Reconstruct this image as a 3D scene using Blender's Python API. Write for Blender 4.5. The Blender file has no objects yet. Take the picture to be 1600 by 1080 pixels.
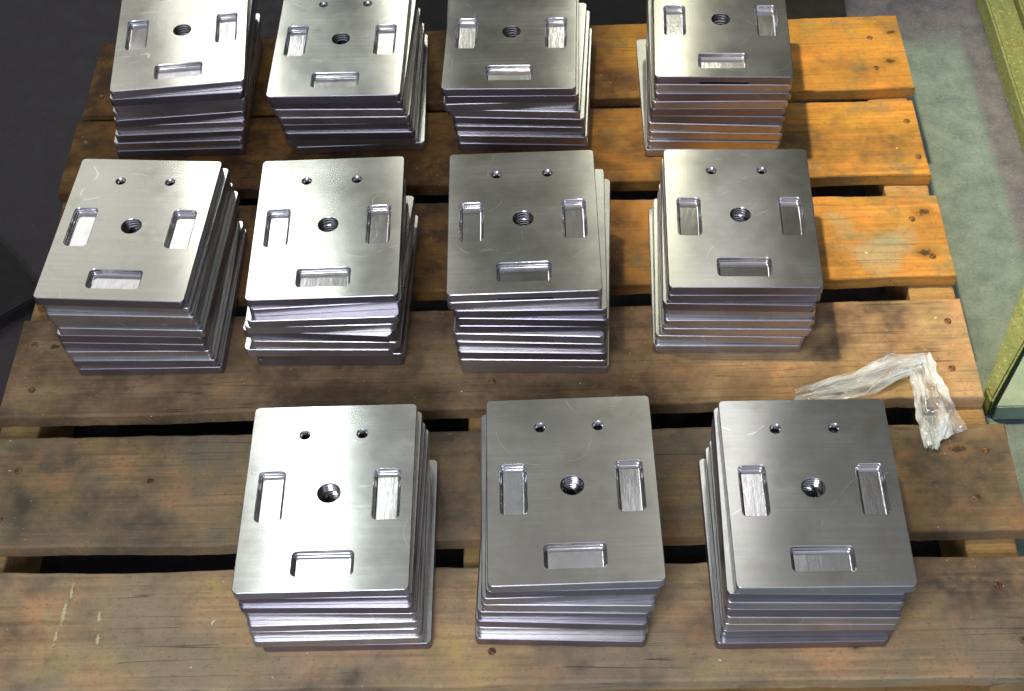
import bpy, bmesh, math, random
from mathutils import Vector, Matrix, noise
random.seed(7)
R = math.radians
S = bpy.context.scene
COL = S.collection
DECK = 0.13          # height of the pallet deck above the floor

# ------------------------------------------------------------ camera
cam_d = bpy.data.cameras.new('camera'); cam = bpy.data.objects.new('camera', cam_d)
COL.objects.link(cam); S.camera = cam
cam_d.sensor_width = 36.0; cam_d.lens = 2325.0 / 1600 * 36
cam_d.clip_start = 0.02; cam_d.clip_end = 100
_f = Vector((-0.03071856, 0.63683266, -0.77038986)); _r = Vector((0.99928117, 0.00243636, -0.0378314)); _u = Vector((0.02221532, 0.77099821, 0.63644972))
M = Matrix((( _r.x, _u.x, -_f.x, 0.0788), (_r.y, _u.y, -_f.y, 0.0), (_r.z, _u.z, -_f.z, 1.30246 + DECK), (0, 0, 0, 1)))
cam.matrix_world = M

# ------------------------------------------------------------ world: dim workshop, brighter towards the left
w = bpy.data.worlds.new('World'); S.world = w; w.use_nodes = True
nt = w.node_tree; nt.nodes.clear()
def N(nt, t, **k):
    n = nt.nodes.new(t)
    for a, b in k.items():
        if a.startswith('i_'): n.inputs[a[2:].replace('_', ' ')].default_value = b
        else: setattr(n, a, b)
    return n
wo = N(nt, 'ShaderNodeOutputWorld'); bg = N(nt, 'ShaderNodeBackground'); bg.inputs['Strength'].default_value = 0.42
tc = N(nt, 'ShaderNodeTexCoord'); sx = N(nt, 'ShaderNodeSeparateXYZ')
nt.links.new(tc.outputs['Generated'], sx.inputs[0])
cr = N(nt, 'ShaderNodeValToRGB'); mr = N(nt, 'ShaderNodeMapRange'); mr.inputs[1].default_value = -0.6; mr.inputs[2].default_value = 0.35
nt.links.new(sx.outputs['X'], mr.inputs[0]); nt.links.new(mr.outputs[0], cr.inputs[0])
cr.color_ramp.elements[0].color = (0.38, 0.40, 0.38, 1); cr.color_ramp.elements[1].color = (0.13, 0.13, 0.09, 1)
wn = N(nt, 'ShaderNodeTexNoise'); wn.inputs['Scale'].default_value = 3.2; wn.inputs['Detail'].default_value = 2
nt.links.new(tc.outputs['Generated'], wn.inputs['Vector'])
wr = N(nt, 'ShaderNodeMapRange'); wr.inputs[1].default_value = .35; wr.inputs[2].default_value = .65; wr.inputs[3].default_value = .45; wr.inputs[4].default_value = 1.35
nt.links.new(wn.outputs['Fac'], wr.inputs[0])
wz = N(nt, 'ShaderNodeMapRange'); wz.inputs[1].default_value = .795; wz.inputs[2].default_value = .87
nt.links.new(sx.outputs['Z'], wz.inputs[0])
w2 = N(nt, 'ShaderNodeMix', data_type='RGBA'); nt.links.new(wz.outputs[0], w2.inputs[0]); nt.links.new(cr.outputs[0], w2.inputs[6]); w2.inputs[7].default_value = (1.0, 1.0, 1.04, 1)
wm = N(nt, 'ShaderNodeMix', data_type='RGBA', blend_type='MULTIPLY'); wm.inputs[0].default_value = 1
nt.links.new(w2.outputs[2], wm.inputs[6]); nt.links.new(wr.outputs[0], wm.inputs[7])
wy = N(nt, 'ShaderNodeMapRange'); wy.inputs[1].default_value = -.25; wy.inputs[2].default_value = -.62
nt.links.new(sx.outputs['Y'], wy.inputs[0])
w3 = N(nt, 'ShaderNodeMix', data_type='RGBA'); nt.links.new(wy.outputs[0], w3.inputs[0]); nt.links.new(wm.outputs[2], w3.inputs[6]); w3.inputs[7].default_value = (1.35, 1.42, 1.7, 1)
wl = N(nt, 'ShaderNodeMapRange'); wl.inputs[1].default_value = -.05; wl.inputs[2].default_value = .25   # the lower half is the dim workshop floor
nt.links.new(sx.outputs['Z'], wl.inputs[0])
w4 = N(nt, 'ShaderNodeMix', data_type='RGBA'); nt.links.new(wl.outputs[0], w4.inputs[0]); w4.inputs[6].default_value = (.10, .11, .12, 1); nt.links.new(w3.outputs[2], w4.inputs[7])
nt.links.new(w4.outputs[2], bg.inputs['Color']); nt.links.new(bg.outputs[0], wo.inputs[0])

# ------------------------------------------------------------ lamps (the workshop's lights and added fill lamps)
def area(x, y, z, sx_, sy_, e, col, tgt=None):
    d = bpy.data.lights.new('ceiling_or_fill_lamp', 'AREA'); d.shape = 'RECTANGLE'; d.size = sx_; d.size_y = sy_; d.energy = e; d.color = col
    o = bpy.data.objects.new('ceiling_or_fill_lamp', d); COL.objects.link(o); o.location = (x, y, z + DECK)
    if tgt: o.rotation_euler = (Vector(tgt) - Vector((x, y, z))).to_track_quat('-Z', 'Y').to_euler()
    return o
area(-0.76, 2.80, 3.0, 0.09, 1.0, 7.5, (0.90, 1.0, 0.98))
area(-1.20, 4.25, 3.0, 0.30, 0.5, 6.0, (1.0, 0.98, 0.93), (-.3, 1.2, 0))
area(-1.85, 4.15, 3.0, 0.8, 0.9, 3.4, (1.0, 0.98, 0.93), (-.3, 1.2, 0))
area(-1.28, 5.5, 3.0, 0.07, 0.7, 3.0, (0.95, 1.0, 0.93), (-.3, 1.5, 0))
area(-0.58, 5.5, 3.0, 0.07, 0.7, 3.6, (1.0, 1.0, 0.90), (-.1, 1.5, 0))
area(0.30, 5.5, 3.0, 0.07, 0.7, 3.8, (1.0, 1.0, 0.85), (.1, 1.5, 0))
area(0.55, 4.6, 3.0, 0.06, 0.4, 2.6, (1.0, 1.0, 0.80), (.2, 1.2, 0))
area(0.62, 2.9, 3.0, 0.22, 0.8, 1.7, (0.97, 0.97, 1.0), (.2, .8, 0))  # added soft panel, brightens the middle and right front plates
area(-0.25, -0.20, 1.05, 0.5, 0.3, 12, (0.90, 0.92, 1.0), (0, .72, 0))  # added low fill near the camera, lights the front row's edges
sd = bpy.data.lights.new('high_bay_lamp', 'SPOT'); so = bpy.data.objects.new('high_bay_lamp', sd); COL.objects.link(so)
sd.energy = 430; sd.color = (1.0, 0.76, 0.43); sd.spot_size = R(27); sd.spot_blend = 1.0; sd.shadow_soft_size = 0.06
so.location = (-0.35, 1.70, 2.6 + DECK); so.rotation_euler = (Vector((0.66, 1.36, 0)) - Vector((-0.35, 1.70, 2.6))).to_track_quat('-Z', 'Y').to_euler()

S.view_settings.view_transform = 'Standard'; S.view_settings.look = 'None'; S.view_settings.gamma = 1; S.view_settings.exposure = 0.0
S.view_settings.use_curve_mapping = False
S.cycles.use_light_tree = False; S.cycles.sample_clamp_indirect = 6

# ------------------------------------------------------------ helpers
def link(name, me, mats, parent=None, loc=None, rz=0):
    o = bpy.data.objects.new(name, me); COL.objects.link(o)
    if mats is not None and len(me.materials) == 0:
        for m in (mats if isinstance(mats, (list, tuple)) else [mats]): me.materials.append(m)
    if parent is not None: o.parent = parent
    if loc is not None: o.location = loc
    if rz: o.rotation_euler.z = rz
    return o
def tag(o, label=None, cat=None, group=None, kind=None):
    for k, v in (('label', label), ('category', cat), ('group', group), ('kind', kind)):
        if v: o[k] = v
    return o
def mesh_of(bm, name):
    bmesh.ops.recalc_face_normals(bm, faces=bm.faces)
    me = bpy.data.meshes.new(name); bm.to_mesh(me); bm.free(); return me

# ------------------------------------------------------------ materials
def newmat(name):
    m = bpy.data.materials.new(name); m.use_nodes = True
    nt = m.node_tree; b = nt.nodes['Principled BSDF']
    return m, nt, b
def mapr(nt, src, a, b_, c, d, clamp=True):
    n = N(nt, 'ShaderNodeMapRange'); n.clamp = clamp
    for i, v in zip((1, 2, 3, 4), (a, b_, c, d)): n.inputs[i].default_value = v
    nt.links.new(src, n.inputs[0]); return n.outputs[0]
def mix(nt, fac, a, b_, bt='MIX'):
    n = N(nt, 'ShaderNodeMix', data_type='RGBA', blend_type=bt)
    for i, v in ((0, fac), (6, a), (7, b_)):
        if hasattr(v, 'is_output') or hasattr(v, 'links'): nt.links.new(v, n.inputs[i])
        else: n.inputs[i].default_value = v if i == 0 else (*v, 1)
    return n.outputs[2]
def math_(nt, op, a, b_=0.0):
    n = N(nt, 'ShaderNodeMath', operation=op)
    for i, v in ((0, a), (1, b_)):
        if hasattr(v, 'links'): nt.links.new(v, n.inputs[i])
        else: n.inputs[i].default_value = v
    return n.outputs[0]
def coords(nt, scale=(1, 1, 1), offs=None, rnd=False):
    tc = N(nt, 'ShaderNodeTexCoord'); mp = N(nt, 'ShaderNodeMapping'); mp.inputs['Scale'].default_value = scale
    if offs: mp.inputs['Location'].default_value = offs
    if rnd:
        oi = N(nt, 'ShaderNodeObjectInfo'); va = N(nt, 'ShaderNodeVectorMath', operation='MULTIPLY_ADD')
        cx = N(nt, 'ShaderNodeCombineXYZ')
        for i in range(3): nt.links.new(oi.outputs['Random'], cx.inputs[i])
        nt.links.new(cx.outputs[0], va.inputs[0]); va.inputs[1].default_value = (3.1, 5.7, 9.3)
        nt.links.new(tc.outputs['Object'], va.inputs[2]); nt.links.new(va.outputs[0], mp.inputs['Vector'])
    else: nt.links.new(tc.outputs['Object'], mp.inputs['Vector'])
    return mp.outputs[0]
def noise_(nt, vec, scale, detail=3, rough=.5, out='Fac'):
    n = N(nt, 'ShaderNodeTexNoise'); n.inputs['Scale'].default_value = scale; n.inputs['Detail'].default_value = detail; n.inputs['Roughness'].default_value = rough
    nt.links.new(vec, n.inputs['Vector']); return n.outputs[out]
def bump(nt, h, strength, dist, b, prev=None):
    n = N(nt, 'ShaderNodeBump'); n.inputs['Strength'].default_value = strength; n.inputs['Distance'].default_value = dist
    nt.links.new(h, n.inputs['Height'])
    if prev is not None: nt.links.new(prev, n.inputs['Normal'])
    nt.links.new(n.outputs[0], b.inputs['Normal']); return n.outputs[0]

def metal(name, base, rough, aniso, streak, axis=(1, 0, 0), line=(6, 900, 60), bumps=True):
    m, nt, b = newmat(name)
    b.inputs['Metallic'].default_value = 1
    oi = N(nt, 'ShaderNodeObjectInfo')
    v = coords(nt, (1, 1, 1), rnd=True)
    blot = noise_(nt, v, 14, 4, .6)
    vl = coords(nt, line, rnd=True); lines = noise_(nt, vl, 1.0, 3, .6)
    fine = noise_(nt, v, 260, 2, .6)
    c = mix(nt, mapr(nt, blot, .35, .65, 0, 1), tuple(x * .70 for x in base), base)
    smud = noise_(nt, v, 48, 4, .7)
    c = mix(nt, mapr(nt, smud, .55, .72, 0, .45), c, tuple(x * .60 for x in base))
    mill = noise_(nt, coords(nt, tuple(a / 4 + 2 for a in line), rnd=True), 1.0, 3, .7)
    c = mix(nt, mapr(nt, mill, .35, .65, 0, .55), c, tuple(x * .66 for x in base))
    c = mix(nt, mapr(nt, lines, .3, .7, 0, .5), c, tuple(x * .78 for x in base))
    c = mix(nt, mapr(nt, fine, .35, .65, 0, .12), c, tuple(x * .60 for x in base))
    c = mix(nt, mapr(nt, oi.outputs['Random'], 0, 1, 0, .35), c, (base[0] * .92, base[1] * .86, base[2] * .74))
    scr = math_(nt, 'ABSOLUTE', math_(nt, 'SUBTRACT', noise_(nt, v, 9, 1, .4), .5))
    scr = math_(nt, 'MULTIPLY', mapr(nt, scr, 0, .0035, 1, 0), mapr(nt, smud, .5, .56, 0, 1))
    c = mix(nt, math_(nt, 'MULTIPLY', scr, .7), c, (.92, .92, .92))
    oil = noise_(nt, coords(nt, (1, 1, 1), (5, 3, 1), rnd=True), 26, 2, .5)
    c = mix(nt, mapr(nt, oil, .57, .72, 0, .35), c, (base[0] * .55, base[1] * .50, base[2] * .42))
    if name == 'milled_edge':      # some plates have darker edges than others
        rr = math_(nt, 'FRACT', math_(nt, 'MULTIPLY', oi.outputs['Random'], 7.31))
        c = mix(nt, mapr(nt, rr, .45, .60, 0, .9), c, (base[0] * .42, base[1] * .40, base[2] * .44))
    nt.links.new(c, b.inputs['Base Color'])
    r = math_(nt, 'ADD', mapr(nt, blot, .3, .7, rough - .02, rough + .03), 0.0)
    nt.links.new(r, b.inputs['Roughness'])
    b.inputs['Anisotropic'].default_value = aniso
    vt = N(nt, 'ShaderNodeVectorTransform', vector_type='VECTOR', convert_from='OBJECT', convert_to='WORLD')
    vt.inputs[0].default_value = axis
    nt.links.new(vt.outputs[0], b.inputs['Tangent'])
    if bumps: bump(nt, lines, streak, .00012, b)
    return m
FACE = metal('milled_face', (.74, .745, .715), .205, .9, .35, axis=(0, 1, 0), bumps=False)
SIDE = metal('milled_edge', (.70, .70, .80), .35, .5, .4, axis=(0, 0, 1))
POCK = metal('pocket_cut', (.80, .80, .84), .16, .3, .8, line=(160, 40, 60))
HOLE = metal('thread_cut', (.60, .60, .64), .20, 0.0, .2, line=(300, 300, 300))

def wood(name, base, dark, dirt, left_shade=None, grime=(0.055, 0.045, 0.035), green=0.0, grey=None, seed=0, pale=None, knots=(), drips=()):
    """sawn softwood: grain along X, blotchy oil and dirt stains, fine speckle"""
    m, nt, b = newmat(name)
    v = coords(nt, (1, 1, 1), (seed * 1.37, seed * .71, seed * .31))
    vg = coords(nt, (4, 130, 130), (seed * 2.1, seed, 0)); grain = noise_(nt, vg, 1.0, 5, .65)
    vr = coords(nt, (2.2, 26, 26), (seed, seed * 3.3, 0)); rings = noise_(nt, vr, 1.0, 2, .5)
    big = noise_(nt, v, 7, 4, .62); med = noise_(nt, v, 22, 4, .65); spk = noise_(nt, v, 210, 3, .75)
    big2 = noise_(nt, coords(nt, (1, 1, 1), (seed * .9 + 4, 7.7, 3)), 9, 3, .6)
    c = mix(nt, mapr(nt, grain, .35, .68, 0, 1), base, dark)
    c = mix(nt, mapr(nt, rings, .42, .58, 0, .65), c, tuple(x * .60 for x in base))
    strk = noise_(nt, coords(nt, (9, 240, 240), (seed, 2, seed)), 1.0, 3, .6)
    c = mix(nt, mapr(nt, strk, .52, .68, 0, .6), c, tuple(x * .42 for x in base))
    hv = noise_(nt, coords(nt, (1, 1, 1), (seed * 2.9, 1.1, 6)), 16, 4, .7)
    c = mix(nt, mapr(nt, hv, .54, .66, 0, .7), c, (base[0] * 1.0, base[1] * .80, base[2] * .70))
    c = mix(nt, mapr(nt, hv, .46, .34, 0, .7), c, (base[0] * .78, base[1] * .86, base[2] * .62))
    if grey: c = mix(nt, mapr(nt, big2, .42, .62, 0, .85), c, grey)
    if green: c = mix(nt, mapr(nt, med, .50, .66, 0, green), c, (.16, .19, .11))
    dm = math_(nt, 'MULTIPLY', mapr(nt, big, .62 - dirt * .3, .80 - dirt * .3, 0, 1), mapr(nt, med, .3, .6, .35, 1))
    c = mix(nt, math_(nt, 'MULTIPLY', dm, .85), c, grime)
    if left_shade:      # shade on the boards' left part, painted into the colour with a ragged edge
        sp = N(nt, 'ShaderNodeSeparateXYZ'); tcc = N(nt, 'ShaderNodeTexCoord'); nt.links.new(tcc.outputs['Object'], sp.inputs[0])
        xx = math_(nt, 'ADD', sp.outputs['X'], mapr(nt, big2, .3, .7, -.16, .16))
        c = mix(nt, math_(nt, 'MULTIPLY', mapr(nt, xx, left_shade[0], left_shade[0] + .25, left_shade[1], 0), mapr(nt, med, .3, .6, .6, 1)), c, (.050, .022, .014))
    if pale:
        c = mix(nt, mapr(nt, big2, .56, .66, 0, .6), c, pale)
    c = mix(nt, mapr(nt, spk, .56, .72, 0, .62), c, tuple(x * .28 for x in base))
    c = mix(nt, mapr(nt, spk, .36, .24, 0, .40), c, tuple(min(1, x * 1.6) for x in base))
    crk = math_(nt, 'ABSOLUTE', math_(nt, 'SUBTRACT', noise_(nt, coords(nt, (1.6, 75, 75), (seed * 5, seed, 1)), 1.0, 1.5, .4), .5))
    crack = math_(nt, 'MULTIPLY', mapr(nt, crk, .0, .010, 1, 0), mapr(nt, big2, .55, .62, 0, 1))
    c = mix(nt, math_(nt, 'MULTIPLY', crack, .55), c, (.02, .013, .008))
    tk = N(nt, 'ShaderNodeTexCoord')
    def spot(kx, ky, rx, ry, jit=.35):
        vm = N(nt, 'ShaderNodeVectorMath', operation='SUBTRACT'); nt.links.new(tk.outputs['Object'], vm.inputs[0]); vm.inputs[1].default_value = (kx, ky, DECK)
        vs = N(nt, 'ShaderNodeVectorMath', operation='MULTIPLY'); nt.links.new(vm.outputs[0], vs.inputs[0]); vs.inputs[1].default_value = (1 / rx, 1 / ry, 0)
        vl = N(nt, 'ShaderNodeVectorMath', operation='LENGTH'); nt.links.new(vs.outputs[0], vl.inputs[0])
        return math_(nt, 'ADD', vl.outputs['Value'], mapr(nt, spk, .3, .7, -jit, jit))
    for kx, ky, kr in knots:
        dd = spot(kx, ky, kr * 1.5, kr)
        c = mix(nt, mapr(nt, dd, 1.0, 1.6, .75, 0), c, tuple(x * .45 for x in base))
        c = mix(nt, mapr(nt, dd, .35, .75, .85, 0), c, (.035, .022, .012))
    for kx, ky, rx, ry in drips:
        dd = spot(kx, ky, rx, ry, .7)
        c = mix(nt, mapr(nt, dd, .6, 1.0, .8, 0), c, (.70, .60, .36))
    wsp = noise_(nt, v, 130, 1, .4)
    c = mix(nt, mapr(nt, wsp, .80, .83, 0, .9), c, (.75, .70, .60))
    nt.links.new(c, b.inputs['Base Color'])
    nt.links.new(mapr(nt, med, .3, .7, .62, .88), b.inputs['Roughness'])
    b.inputs['Specular IOR Level'].default_value = .3
    bn = bump(nt, math_(nt, 'SUBTRACT', grain, crack), .6, .0012, b)
    bump(nt, spk, .5, .0005, b, bn)
    return m

# ------------------------------------------------------------ the floor
def floor_mat():
    m, nt, b = newmat('workshop_floor')
    tc = N(nt, 'ShaderNodeTexCoord'); sp = N(nt, 'ShaderNodeSeparateXYZ'); nt.links.new(tc.outputs['Object'], sp.inputs[0])
    v = coords(nt); big = noise_(nt, v, 6, 4, .6); med = noise_(nt, v, 28, 5, .7); spk = noise_(nt, v, 260, 2, .7); mid = noise_(nt, v, 2.5, 3)
    x = math_(nt, 'ADD', sp.outputs['X'], mapr(nt, big, .3, .7, -.03, .03)); y = math_(nt, 'ADD', sp.outputs['Y'], mapr(nt, big, .3, .7, -.05, .05))
    green = mix(nt, mapr(nt, med, .35, .65, 0, 1), (.12, .19, .19), (.21, .295, .29))
    green = mix(nt, mapr(nt, spk, .56, .68, 0, .4), green, (.06, .09, .085))
    green = mix(nt, mapr(nt, spk, .38, .26, 0, .5), green, (.36, .45, .41))
    bare_and_shadow = mix(nt, mapr(nt, med, .35, .65, 0, 1), (.085, .09, .125), (.16, .165, .20))
    bare_and_shadow = mix(nt, mapr(nt, spk, .42, .28, 0, .5), bare_and_shadow, (.35, .33, .38))
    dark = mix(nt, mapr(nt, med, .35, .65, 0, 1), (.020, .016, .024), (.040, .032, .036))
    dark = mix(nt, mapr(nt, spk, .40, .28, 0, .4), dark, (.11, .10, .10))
    # timber's shadow painted as a strip beside it; paint worn off at the far end
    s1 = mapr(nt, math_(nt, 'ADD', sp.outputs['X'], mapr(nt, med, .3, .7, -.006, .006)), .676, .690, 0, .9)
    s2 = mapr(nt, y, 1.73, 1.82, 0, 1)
    c = mix(nt, math_(nt, 'MAXIMUM', s1, s2), green, bare_and_shadow)
    un = math_(nt, 'MULTIPLY', mapr(nt, x, .515, .495, 0, 1), mapr(nt, y, .66, .72, 0, 1))  # shade under the pallet, painted in as dark floor
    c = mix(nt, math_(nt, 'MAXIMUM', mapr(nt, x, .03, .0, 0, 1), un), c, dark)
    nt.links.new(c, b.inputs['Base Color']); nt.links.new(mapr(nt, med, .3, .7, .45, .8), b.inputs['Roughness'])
    bump(nt, spk, .4, .0008, b); return m
bm = bmesh.new(); bmesh.ops.create_grid(bm, x_segments=2, y_segments=2, size=12)
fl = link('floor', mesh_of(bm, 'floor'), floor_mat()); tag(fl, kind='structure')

# ------------------------------------------------------------ the pallet
def board_mesh(x0, x1, yf0, yf1, yb0, yb1, z0, z1, seed, nx=70, wob=.0014, axis='x'):
    """one sawn board, front edge from (x0,yf0) to (x1,yf1), back edge from (x0,yb0) to (x1,yb1), slightly uneven, edges worn round"""
    bm = bmesh.new(); rings = []; c = .0022
    for i in range(nx + 1):
        t = i / nx; x = x0 + (x1 - x0) * t
        yf = yf0 + (yf1 - yf0) * t + wob * 2 * (noise.noise(Vector((x * 9, seed, 0))) + .5 * noise.noise(Vector((x * 50, seed, 0))))
        yb = yb0 + (yb1 - yb0) * t + wob * 2 * (noise.noise(Vector((x * 9, seed, 5))) + .5 * noise.noise(Vector((x * 50, seed, 5))))
        xx = x
        k = 0
        zz = z1 + wob * .5 * noise.noise(Vector((x * 6, seed, 9)))
        prof = [(yf, z0), (yf, zz - c), (yf + c * .4, zz - c * .35), (yf + c * 1.2, zz), (yf * .7 + yb * .3, zz + .0003), (yf * .35 + yb * .65, zz + .0002), (yb - c * 1.2, zz), (yb - c * .4, zz - c * .35), (yb, zz - c), (yb, z0)]
        ring = []
        for j, (y, z) in enumerate(prof):
            e = 0
            if i in (0, nx): e = (1 if i == 0 else -1) * (.0016 * noise.noise(Vector((y * 40, seed, i))) + (.0018 if j in (2, 3, 6, 7) or j in (4, 5) else 0))
            ring.append(bm.verts.new((xx + e, y, z) if axis == 'x' else (y, xx + e, z)))
        rings.append(ring)
    n = len(rings[0])
    for a, b_ in zip(rings, rings[1:]):
        for j in range(n): bm.faces.new((a[j], a[(j + 1) % n], b_[(j + 1) % n], b_[j]))
    bm.faces.new(rings[0]); bm.faces.new(rings[-1][::-1])
    return mesh_of(bm, 'board')

pal = bpy.data.objects.new('wooden_pallet', None); COL.objects.link(pal); pal.location = (0, 0, 0)
tag(pal, 'wooden pallet with stained deck boards, orange on the right, carrying all the metal plates', 'pallet')
T = .018
ORANGE = wood('pine_orange', (.64, .34, .065), (.44, .19, .035), .52, (.04, .88), (.09, .06, .03), green=.55, seed=1, knots=((.540, 1.612, .006), (.528, 1.552, .007)))
ORANGE2 = wood('pine_orange_stained', (.64, .34, .08), (.44, .19, .04), .56, (.04, .88), (.09, .065, .035), green=.75, seed=2, pale=(.36, .37, .25), knots=((.524, 1.272, .008), (.516, 1.205, .008)))
CREAM = wood('pine_cream', (.66, .47, .26), (.50, .32, .15), .50, (.25, .7), (.085, .06, .045), green=.3, seed=3, knots=((-.50, 1.09, .006),))
WORN = wood('pine_worn_grey', (.46, .30, .145), (.24, .145, .07), .64, None, (.06, .052, .042), green=.5, grey=(.20, .165, .115), seed=4, knots=((.50, .92, .008), (-.36, .90, .006)))
WORN2 = wood('pine_worn_brown', (.66, .44, .235), (.36, .22, .11), .52, None, (.07, .055, .05), green=.3, grey=(.33, .26, .17), seed=5, knots=((.36, .69, .004),), drips=((-.4185, .765, .0016, .010), (-.4215, .742, .002, .014), (-.4245, .715, .0015, .010), (-.385, .735, .0015, .006), (-.382, .712, .0018, .006)))
UNDER = wood('pine_under', (.45, .27, .11), (.33, .19, .08), .4, seed=6)
STR = wood('pine_stringer', (.50, .33, .14), (.38, .24, .10), .35, seed=7)
#        x0     x1     front L,R        back L,R
BD = [(-.545, .553, 1.489, 1.500, 1.641, 1.650, ORANGE, 'orange deck board at the far end of the pallet'),
      (-.549, .546, 1.343, 1.337, 1.477, 1.476, ORANGE, None),
      (-.538, .546, 1.158, 1.169, 1.318, 1.301, ORANGE2, 'orange deck board with grey green stains at its right end'),
      (-.546, .543, .989, .990, 1.132, 1.133, CREAM, 'pale deck board under the plastic film'),
      (-.545, .556, .819, .820, .962, .955, WORN, 'greyed brown deck board'),
      (-.545, .556, .656, .656, .789, .789, WORN2, 'worn brown deck board nearest the camera')]
def nail_mesh():
    bm = bmesh.new(); r = .0042
    prev = None; c = bm.verts.new((0, 0, .0009))
    rings = []
    for rr, z in ((r * .7, .0008), (r, .0002), (r * 1.05, -.003)):
        rings.append([bm.verts.new((rr * math.cos(a * math.pi / 6), rr * math.sin(a * math.pi / 6), z)) for a in range(12)])
    for k in range(12):
        bm.faces.new((c, rings[0][k], rings[0][(k + 1) % 12]))
        for a, b_ in zip(rings, rings[1:]): bm.faces.new((a[k], b_[k], b_[(k + 1) % 12], a[(k + 1) % 12]))
    return mesh_of(bm, 'nail')
m, nt, b = newmat('rusty_nail'); v = coords(nt, rnd=True)
nt.links.new(mix(nt, mapr(nt, noise_(nt, v, 400, 3), .4, .6, 0, 1), (.10, .05, .025), (.30, .17, .08)), b.inputs['Base Color'])
b.inputs['Roughness'].default_value = .6; b.inputs['Metallic'].default_value = .5
NAIL = nail_mesh(); NAIL.materials.append(m)
for i, (x0, x1, f0, f1, b0, b1, mt, lb) in enumerate(BD):
    o = link('deck_board', board_mesh(x0, x1, f0, f1, b0, b1, DECK - T, DECK, i * 3.7 + 1), mt, pal)
    if lb: o['label'] = lb
    for xs in (-.519, .006, .521):
        for ty in (.27, .72):
            t = (xs - x0) / (x1 - x0); yf = f0 + (f1 - f0) * t; yb = b0 + (b1 - b0) * t
            n = link('nail', NAIL, None, o, (xs + random.uniform(-.014, .014), yf + (yb - yf) * (ty + random.uniform(-.05, .05)), DECK + .0004))
for x0, x1 in ((-.546, -.502), (-.023, .034), (.492, .544)):
    link('stringer', board_mesh(.668, 1.642, x0, x0, x1, x1, .0181, DECK - T - .0003, x0 * 9, axis='y'), STR, pal)
for y0, y1 in ((.672, .765), (1.10, 1.19), (1.50, 1.60)):
    link('bottom_board', board_mesh(-.54, .54, y0, y0, y1, y1, .0006, .018, y0 * 7), UNDER, pal)

# ------------------------------------------------------------ the machined plates
W, H, TH, PITCH = .166, .217, .012, .01215
def rrect(cx, cy, w, h, r, seg=5, extra=None):
    """counter-clockwise rounded rectangle from the front left corner; extra = x values inserted on the front side"""
    pts = []
    for k, (sx_, sy_) in enumerate(((-1, -1), (1, -1), (1, 1), (-1, 1))):
        a0 = math.pi + k * math.pi / 2
        for s in range(seg + 1):
            a = a0 + s * math.pi / 2 / seg
            pts.append((cx + sx_ * (w / 2 - r) + r * math.cos(a), cy + sy_ * (h / 2 - r) + r * math.sin(a)))
        if k == 0 and extra:
            for ex in extra: pts.append((ex, cy - h / 2))
    return pts
def circ(cx, cy, r, n=40): return [(cx + r * math.cos(2 * math.pi * i / n), cy + r * math.sin(2 * math.pi * i / n)) for i in range(n)]
POCKETS = [(-.057, -.0010, .0275, .060), (.057, -.0010, .0275, .060), (0, -.0782, .060, .0285)]
BIG = (.0003, .0014, .0118); SMALL = [(-.0290, .0722, .0060), (.0290, .0722, .0060)]
PD = .0078
def fill(bm, loops, z):
    es = []
    for lp in loops:
        vs = [bm.verts.new((x, y, z)) for x, y in lp]
        es += [bm.edges.new((vs[i], vs[(i + 1) % len(vs)])) for i in range(len(vs))]
    return bmesh.ops.triangle_fill(bm, use_beauty=True, use_dissolve=False, edges=es)
def wall(bm, loops, mi=0, smooth=True):
    L = [[bm.verts.new((x, y, z)) for x, y in lp] for lp, z in loops]
    for a, b_ in zip(L, L[1:]):
        n = len(a)
        for i in range(n):
            f = bm.faces.new((a[i], b_[i], b_[(i + 1) % n], a[(i + 1) % n])); f.material_index = mi; f.smooth = smooth
    return L
def add_body(bm, notch=False):
    ex = (-.0285, .0305); c = .00065
    outer = lambda d: rrect(0, 0, W - 2 * d, H - 2 * d, .0052 - d, 5, ex)
    tops = [outer(c)] + [rrect(x, y, w_, h_, .0058) for x, y, w_, h_ in POCKETS] + [circ(*BIG)] + [circ(*s) for s in SMALL]
    for g in fill(bm, tops, 0)['geom']:
        if isinstance(g, bmesh.types.BMFace): g.material_index = 0
    L = [[bm.verts.new((x, y, z)) for x, y in lp] for lp, z in ((outer(c), 0), (outer(0), -c), (outer(0), -TH + c), (outer(c), -TH))]
    n = len(L[0]); na = 6   # index of the first inserted vertex
    for r_, (a, b_) in enumerate(zip(L, L[1:])):
        for i in range(n):
            if notch and i == na and r_ >= 1: continue
            f = bm.faces.new((a[i], b_[i], b_[(i + 1) % n], a[(i + 1) % n])); f.material_index = 1
            f.smooth = not ((i in (5, 6, 7, 13, 19, 25)))
    low = outer(c)
    if notch:
        nz = -TH + .0036; fy = -H / 2; x0, x1 = ex; by = fy + .034
        V = lambda x, y, z: bm.verts.new((x, y, z))
        def Q(*p):
            f = bm.faces.new([V(*q) for q in p]); f.material_index = 1
        Q((x0, fy, -c), (x1, fy, -c), (x1, fy, nz), (x0, fy, nz))
        Q((x0, fy, nz), (x1, fy, nz), (x1, by, nz), (x0, by, nz))
        Q((x0, by, nz), (x1, by, nz), (x1, by, -TH), (x0, by, -TH))
        for x in (x0, x1): Q((x, fy, nz), (x, by, nz), (x, by, -TH), (x, fy + c, -TH), (x, fy, -TH + c))
        low = low[:na + 1] + [(x0, by), (x1, by)] + low[na + 1:]
    for g in fill(bm, [low, circ(*BIG)] + [circ(*s) for s in SMALL], -TH)['geom']:
        if isinstance(g, bmesh.types.BMFace): g.material_index = 1
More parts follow.
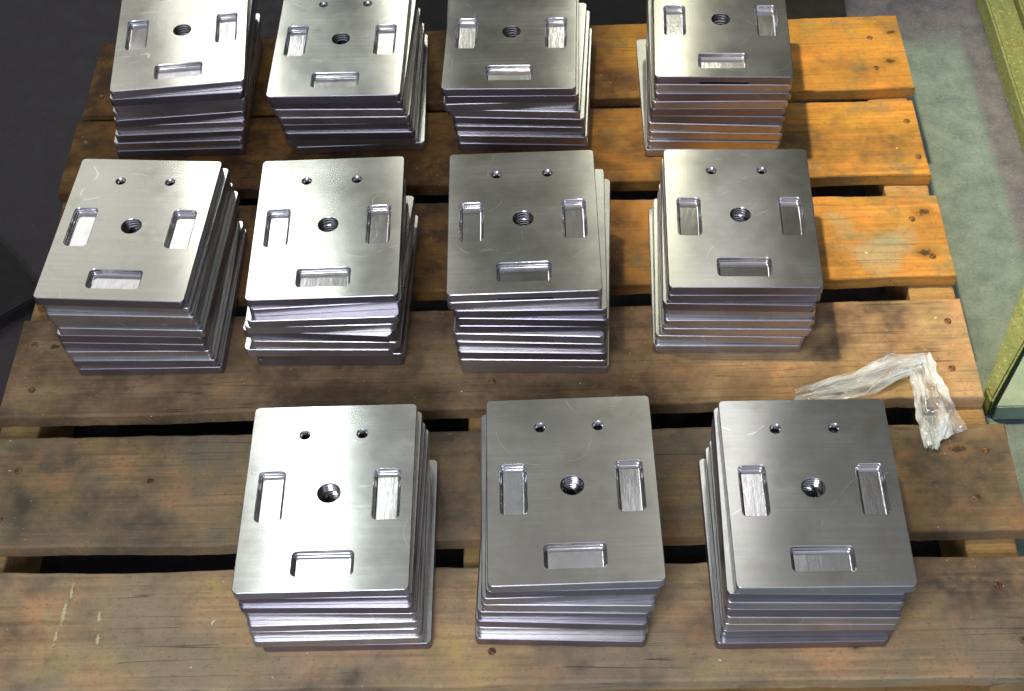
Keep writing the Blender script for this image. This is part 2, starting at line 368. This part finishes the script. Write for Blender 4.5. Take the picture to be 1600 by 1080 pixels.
def add_pocket(bm, p, mi=0):
    x, y, w_, h_ = p; r = .0058; f = .0032
    def lp(d): return rrect(x, y, w_ - 2 * d, h_ - 2 * d, max(r - d, .0012))
    L = wall(bm, [(lp(0), 0), (lp(.0009), -.0009), (lp(.0010), -PD + f), (lp(.0010 + f * .12), -PD + f * .5), (lp(.0010 + f * .5), -PD + f * .12), (lp(.0010 + f), -PD)], mi)
    fc = bm.faces.new(L[-1]); fc.material_index = mi; fc.smooth = False
def add_thread(bm, mi=0):
    cx, cy, r = BIG; n = 40; loops = [(circ(cx, cy, r, n), 0)]
    z = -.0007; loops.append((circ(cx, cy, r - .0006, n), z)); pitch = .0037; d = .0021; k = 0
    while z > -TH + .0010:
        z -= pitch / 6; k += 1
        pts = []
        for i in range(n):
            ph = (k / 6 + i / n) % 1; rr = r - .0018 + d * (1 - abs(2 * ph - 1))
            a = 2 * math.pi * i / n; pts.append((cx + rr * math.cos(a), cy + rr * math.sin(a)))
        loops.append((pts, z))
    loops.append((circ(cx, cy, r, n), -TH)); before = set(bm.faces); wall(bm, loops, mi, False)
    for f in bm.faces:      # thread roots coloured dark to paint in the groove shade
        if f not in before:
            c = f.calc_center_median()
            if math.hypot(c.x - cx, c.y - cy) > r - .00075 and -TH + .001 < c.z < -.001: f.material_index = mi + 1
def add_hole(bm, s, mi=0):
    x, y, r = s
    wall(bm, [(circ(x, y, r), 0), (circ(x, y, r * .52), -.0030), (circ(x, y, r * .50), -TH + .001), (circ(x, y, r), -TH)], mi)
def mk(fn, *a):
    bm = bmesh.new(); fn(bm, *a); bmesh.ops.remove_doubles(bm, verts=bm.verts, dist=1e-6)
    return mesh_of(bm, fn.__name__)
def fullplate(bm):
    add_body(bm)
    for p in POCKETS: add_pocket(bm, p, 2)
    add_thread(bm, 3)
    for s in SMALL: add_hole(bm, s, 3)
def flip_liner(me): # liners are open cups: face normals towards the opening
    return me
BODY = mk(add_body); BODYN = mk(add_body, True); FULL = mk(fullplate)
for me in (BODY, BODYN): me.materials.append(FACE); me.materials.append(SIDE)
ROOT = metal('thread_root_shade', (.06, .055, .05), .45, 0.0, .2, line=(300, 300, 300))  # near-black colour standing in for shade in the thread grooves
for q in (FACE, SIDE, POCK, HOLE, ROOT): FULL.materials.append(q)
PM = [mk(add_pocket, p) for p in POCKETS]; TM = mk(add_thread); HM = [mk(add_hole, s) for s in SMALL]
for me in PM: me.materials.append(POCK)
for me in [TM] + HM: me.materials.append(HOLE)
TM.materials.append(ROOT)

STACKS = {
 'B1':[ (-0.1336,0.8092,-0.04),(-0.1407,0.8094,0.48),(-0.1413,0.8107,0.37),(-0.1413,0.8114,0.46),(-0.1404,0.8135,-0.84),(-0.1445,0.8128,-0.84),(-0.1451,0.8120,-0.60),(-0.1482,0.8129,0.40) ],
 'B2':[ (0.0837,0.8137,-3.53),(0.0860,0.8153,-3.51),(0.0874,0.8161,-3.53),(0.0883,0.8172,-3.30),(0.0920,0.8192,-2.78),(0.0886,0.8187,-0.73),(0.0876,0.8173,0.34),(0.0895,0.8165,1.11) ],
 'B3':[ (0.3068,0.8084,-0.40),(0.3122,0.8090,-0.69),(0.3155,0.8091,-0.64),(0.3165,0.8094,-0.82),(0.3166,0.8094,-1.09),(0.3168,0.8093,-0.90),(0.3170,0.8091,-0.96),(0.3220,0.8083,-0.41) ],
 'M1':[ (-0.3804,1.1612,-0.13),(-0.3818,1.1625,-1.11),(-0.3865,1.1624,-1.64),(-0.3877,1.1639,-2.40),(-0.3869,1.1641,-2.41),(-0.3842,1.1634,-2.64),(-0.3888,1.1629,-2.65),(-0.3889,1.1611,-3.17),(-0.3910,1.1603,-4.24),(-0.3950,1.1599,-3.86) ],
 'M2':[ (-0.1741,1.1613,-1.01),(-0.1721,1.1586,-2.05),(-0.1835,1.1560,-1.94),(-0.1752,1.1544,-2.58),(-0.1783,1.1567,-4.02),(-0.1805,1.1590,0.48),(-0.1759,1.1587,1.01),(-0.1770,1.1644,2.59),(-0.1761,1.1669,0.88) ],
 'M3':[ (0.0560,1.1505,-2.82),(0.0549,1.1514,-1.92),(0.0557,1.1509,-2.53),(0.0530,1.1507,-2.85),(0.0525,1.1509,-2.90),(0.0550,1.1517,-2.30),(0.0560,1.1523,-2.31),(0.0512,1.1544,-1.44),(0.0485,1.1536,-1.19),(0.0433,1.1566,0.76) ],
 'M4':[ (0.2708,1.1763,-1.66),(0.2747,1.1763,-2.32),(0.2824,1.1777,-2.53),(0.2823,1.1780,-2.22),(0.2828,1.1785,-2.38),(0.2828,1.1781,-2.39),(0.2844,1.1776,-1.77),(0.2869,1.1782,-1.95) ],
 'T1':[ (-0.4000,1.5208,-0.32),(-0.4002,1.5219,0.59),(-0.3964,1.5228,1.33),(-0.3936,1.5244,1.56),(-0.3986,1.5239,4.20),(-0.3955,1.5217,3.63),(-0.3915,1.5201,2.97),(-0.3913,1.5192,2.92),(-0.3923,1.5201,4.94) ],
 'T2':[ (-0.1687,1.5222,0.72),(-0.1767,1.5178,-0.73),(-0.1760,1.5143,-1.17),(-0.1790,1.5137,-0.64),(-0.1799,1.5135,-1.18),(-0.1839,1.5124,-1.96),(-0.1850,1.5106,-2.34),(-0.1892,1.5086,-0.84) ],
 'T3':[ (0.0457,1.5133,-3.37),(0.0448,1.5131,-3.56),(0.0428,1.5141,-3.55),(0.0414,1.5146,-3.42),(0.0372,1.5141,-4.37),(0.0268,1.5181,0.18),(0.0328,1.5151,-1.13),(0.0285,1.5129,-1.81) ],
 'T4':[ (0.2759,1.4961,-0.32),(0.2856,1.4936,-3.03),(0.2880,1.4940,-3.88),(0.2878,1.4941,-4.24),(0.2882,1.4947,-3.58),(0.2861,1.4965,-2.00),(0.2867,1.4960,-1.56),(0.2898,1.4962,-2.37),(0.2911,1.4965,-2.72),(0.2906,1.4952,-2.73) ],
}
WHERE = {'B1': 'leftmost stack of the front row', 'B2': 'middle stack of the front row', 'B3': 'rightmost stack of the front row',
 'M1': 'leftmost stack of the middle row', 'M2': 'second stack from the left in the middle row', 'M3': 'third stack from the left in the middle row', 'M4': 'rightmost stack of the middle row',
 'T1': 'leftmost stack of the back row', 'T2': 'second stack from the left in the back row', 'T3': 'third stack from the left in the back row', 'T4': 'rightmost stack of the back row'}
TOPL = {'B1': 'bright silver plate with a white streak, top of the leftmost front stack',
 'B2': 'dull grey steel plate, slightly turned, top of the middle front stack',
 'B3': 'dark grey steel plate on top of the front stack beside the plastic film',
 'M1': 'pale silver plate turned clockwise, top of the leftmost middle row stack',
 'M2': 'brightest white glaring plate, top of the second stack in the middle row',
 'M3': 'warm grey plate with a slot in its front edge, top of a middle row stack',
 'M4': 'dark olive grey plate, top of the rightmost middle row stack',
 'T1': 'pale green silver plate on top of the leftmost back row stack',
 'T2': 'silver plate with a bright right side, top of the second back row stack',
 'T3': 'grey plate with a light streak at its right edge, top of third back stack',
 'T4': 'dark plate with slotted front edge, top of the rightmost back row stack'}
ORD = ['top', 'second', 'third', 'fourth', 'fifth', 'sixth', 'seventh', 'eighth', 'ninth', 'tenth']
for key, rows in STACKS.items():
    n = len(rows)
    for i, (x, y, a) in enumerate(rows):      # bottom plate first
        if i == n - 2 and key in ('M3', 'T4'): x, y, a = rows[-1][0] - .0004, rows[-1][1] + .0002, rows[-1][2]
        elif i < n - 1: x += random.uniform(-.0012, .0012); y += random.uniform(-.0022, .0022); a += random.uniform(-.5, .5)
        if key == 'B2' and i < n - 2: a += 1.4; x -= .0055
        if key != 'M2': y -= .0085 * (1 - i / (n - 1)) ** 1.5
        top = i == n - 1; z = DECK + .0006 + i * PITCH + TH
        if top: label = TOPL[key]
        elif i == 0: label = 'lowest plate on the boards in the ' + WHERE[key]
        else: label = ORD[n - 1 - i] + ' plate from the top in the ' + WHERE[key]
        if top:
            o = link('machined_plate', BODYN if key in ('M3', 'T4') else BODY, None, None, (x, y, z), R(a))
            for k in range(3): link('pocket', PM[k], None, o)
            link('threaded_hole', TM, None, o)
            for k in range(2): link('screw_hole', HM[k], None, o)
        else: o = link('machined_plate', FULL, None, None, (x, y, z), R(a))
        tag(o, label, 'metal plate', 'machined steel plates stacked on the pallet')

# ------------------------------------------------------------ the strip of clear plastic film
m, nt, b = newmat('clear_film')
tcu = N(nt, 'ShaderNodeTexCoord')
def uvn(sx_, sy_, sc, det):
    mp = N(nt, 'ShaderNodeMapping'); mp.inputs['Scale'].default_value = (sx_, sy_, 1); nt.links.new(tcu.outputs['UV'], mp.inputs['Vector'])
    return noise_(nt, mp.outputs[0], sc, det, .55)
b.inputs['Base Color'].default_value = (.82, .93, 1, 1); b.inputs['Roughness'].default_value = .14
b.inputs['Specular IOR Level'].default_value = 1.0
rg = math_(nt, 'ABSOLUTE', math_(nt, 'SUBTRACT', uvn(2.4, 2.6, 1.0, 1), .5))
rg2 = math_(nt, 'ABSOLUTE', math_(nt, 'SUBTRACT', uvn(3.5, 5.0, 1.0, 1), .5))
haze_ = mapr(nt, uvn(2.2, 2.2, 1.0, 2), .42, .58, .20, .72)
al = math_(nt, 'MAXIMUM', math_(nt, 'MAXIMUM', mapr(nt, rg, .0, .018, .9, .0), mapr(nt, rg2, .0, .014, .6, .0)), haze_)
nt.links.new(al, b.inputs['Alpha'])
bump(nt, uvn(4.0, 6.0, 1.0, 2), 1.0, .006, b)
FILM = m
def ribbon(bm, left, right, nu, nv, seed, lift=.006, freq=(2.5, 6)):
    """film between two polylines (left edge, right edge) with folds that run along it"""
    def at(pl, t):
        L = [0]
        for a, b_ in zip(pl, pl[1:]): L.append(L[-1] + (Vector(b_) - Vector(a)).length)
        s = t * L[-1]
        for k in range(len(pl) - 1):
            if s <= L[k + 1] or k == len(pl) - 2: return Vector(pl[k]).lerp(Vector(pl[k + 1]), (s - L[k]) / (L[k + 1] - L[k]))
    g = []
    for i in range(nu + 1):
        t = i / nu; a = at(left, t); b_ = at(right, t); row = []
        for j in range(nv + 1):
            s = j / nv; p = a.lerp(b_, s)
            n1 = 1 - min(1, 3.0 * abs(noise.noise(Vector((t * freq[0] + s * 1.5 + seed, s * freq[1], seed)))))
            n2 = 1 - min(1, 3.0 * abs(noise.noise(Vector((t * freq[0] * 2.2, s * freq[1] * 1.7 + t * 3, seed + 3)))))
            p.z += lift * .7 * (n1 * 1.1 + n2 * .25) + .001 * noise.noise(Vector((t * 12, s * 8, seed)))
            p.x += .0022 * noise.noise(Vector((t * 9, s * 3, seed + 9))); p.y += .0022 * noise.noise(Vector((t * 9, s * 3, seed + 19)))
            row.append(bm.verts.new(p))
        g.append(row)
    for i in range(nu):
        for j in range(nv):
            q = (g[i][j], g[i + 1][j], g[i + 1][j + 1], g[i][j + 1])
            if 1:
                f = bm.faces.new(q); f.smooth = True; uv = bm.loops.layers.uv['along']
                for lo, (ii, jj) in zip(f.loops, ((i, j), (i + 1, j), (i + 1, j + 1), (i, j + 1))): lo[uv].uv = (ii / nu * (nu / 40.0) + seed, jj / nv + seed * .37)
                continue
            if (i + j) % 2: bm.faces.new((q[0], q[1], q[2])); bm.faces.new((q[0], q[2], q[3]))
            else: bm.faces.new((q[0], q[1], q[3])); bm.faces.new((q[1], q[2], q[3]))
bm = bmesh.new(); D = DECK; bm.loops.layers.uv.new('along')
ribbon(bm, [(.338, 1.000, D + .002), (.36, 1.010, D + .006), (.411, 1.024, D + .010), (.440, 1.041, D + .011), (.490, 1.043, D + .008)], [(.335, .983, D + .002), (.370, .981, D + .003), (.414, .990, D + .003), (.462, 1.014, D + .003), (.488, 1.028, D + .003)], 46, 18, 1.3, .006)
ribbon(bm, [(.464, 1.024, D + .008), (.463, .985, D + .005), (.462, .945, D + .004), (.465, .922, D + .0015)], [(.489, 1.042, D + .012), (.500, .990, D + .009), (.506, .965, D + .006), (.514, .944, D + .001)], 40, 20, 4.1, .005)
ribbon(bm, [(.350, 1.000, D + .006), (.40, 1.016, D + .012), (.44, 1.034, D + .017), (.482, 1.038, D + .015)], [(.36, .990, D + .004), (.42, 1.000, D + .006), (.455, 1.016, D + .009), (.486, 1.026, D + .007)], 34, 12, 7.7, .005)
ribbon(bm, [(.466, .958, D + .006), (.464, .935, D + .004), (.466, .920, D + .003)], [(.498, .962, D + .008), (.492, .945, D + .006), (.477, .918, D + .002)], 14, 12, 9.3, .004)
fm = mesh_of(bm, 'film'); film = link('plastic_film', fm, FILM)
tag(film, 'crumpled clear plastic strip folded across the gap between two pallet boards', 'plastic strip')

# ------------------------------------------------------------ beside and behind the pallet
def prism(poly, z0, z1, name, mats, bev=.002):
    bm = bmesh.new(); a = [bm.verts.new((x, y, z0)) for x, y in poly]; c = [bm.verts.new((x, y, z1)) for x, y in poly]; n = len(poly)
    bm.faces.new(a[::-1]); bm.faces.new(c)
    for i in range(n): bm.faces.new((a[i], a[(i + 1) % n], c[(i + 1) % n], c[i]))
    bmesh.ops.bevel(bm, geom=[e for e in bm.edges], offset=bev, segments=2, affect='EDGES')
    return link(name, mesh_of(bm, name), mats)
def mossy(name, seed):
    m, nt, b = newmat(name)
    v = coords(nt, (1, 1, 1), (seed, seed * 2, 0)); g = noise_(nt, coords(nt, (70, 6, 70), (seed, 0, 0)), 1, 4, .6); med = noise_(nt, v, 40, 4, .7); spk = noise_(nt, v, 240, 2, .7)
    c = mix(nt, mapr(nt, g, .35, .65, 0, 1), (.18, .235, .08), (.26, .31, .13))
    c = mix(nt, mapr(nt, med, .55, .68, 0, .7), c, (.22, .19, .06))
    c = mix(nt, mapr(nt, spk, .56, .70, 0, .7), c, (.09, .11, .03))
    c = mix(nt, mapr(nt, spk, .40, .28, 0, .6), c, (.62, .70, .28))
    nt.links.new(c, b.inputs['Base Color']); b.inputs['Roughness'].default_value = .8; bump(nt, spk, .6, .001, b); return m
MOSS = mossy('green_stained_timber', 1)
o = prism([(.722, 1.40), (.762, 1.40), (.762, 2.6), (.722, 2.6)], .0008, .04, 'timber_beam', MOSS, .003)
tag(o, 'narrow yellow green timber lying nearest the pallet on the right', 'timber', 'green timbers on the floor')
o = prism([(.768, 1.40), (.95, 1.40), (.95, 2.6), (.768, 2.6)], .0008, .042, 'timber_beam', MOSS, .003)
tag(o, 'wide yellow green timber at the top right corner of the photo', 'timber', 'green timbers on the floor')
o = prism([(.581, 1.078), (.584, 1.056), (.745, 1.305), (.722, 1.365)], .0008, .031, 'timber_batten', MOSS, .003)
tag(o, 'short yellow green timber laid diagonally beside the light green panel', 'timber', 'green timbers on the floor')
m, nt, b = newmat('light_green_paint'); v = coords(nt); med = noise_(nt, v, 30, 4, .7); spk = noise_(nt, v, 260, 2, .7)
c = mix(nt, mapr(nt, med, .35, .65, 0, 1), (.25, .37, .30), (.34, .46, .38)); c = mix(nt, mapr(nt, spk, .56, .7, 0, .5), c, (.15, .25, .2))
nt.links.new(c, b.inputs['Base Color']); b.inputs['Roughness'].default_value = .6; bump(nt, spk, .3, .0006, b)
o = prism([(.589, 1.0525), (1.1, 1.0525), (1.1, 1.31), (.752, 1.31)], .0008, .027, 'painted_panel', m, .0015)
tag(o, 'light green painted panel on the floor at the right edge', 'panel')
m, nt, b = newmat('black_rubber'); v = coords(nt)
nt.links.new(mix(nt, mapr(nt, noise_(nt, v, 60, 4), .4, .6, 0, 1), (.004, .004, .005), (.009, .008, .010)), b.inputs['Base Color']); b.inputs['Roughness'].default_value = .75
BLACK = m
o = prism([(-.14, 1.70), (.508, 1.70), (.52, 1.90), (.52, 2.3), (-.14, 2.3)], .0008, .035, 'rubber_mat', BLACK)
tag(o, 'black rubber mat on the floor behind the far end of the pallet', 'mat')
o = prism([(-.95, 1.62), (-.685, 1.395), (-.622, 1.325), (-.585, 1.27), (-.64, 1.225), (-.95, 1.20)], .0008, .02, 'rubber_mat', BLACK)
tag(o, 'black rubber mat on the dark floor left of the pallet', 'mat')
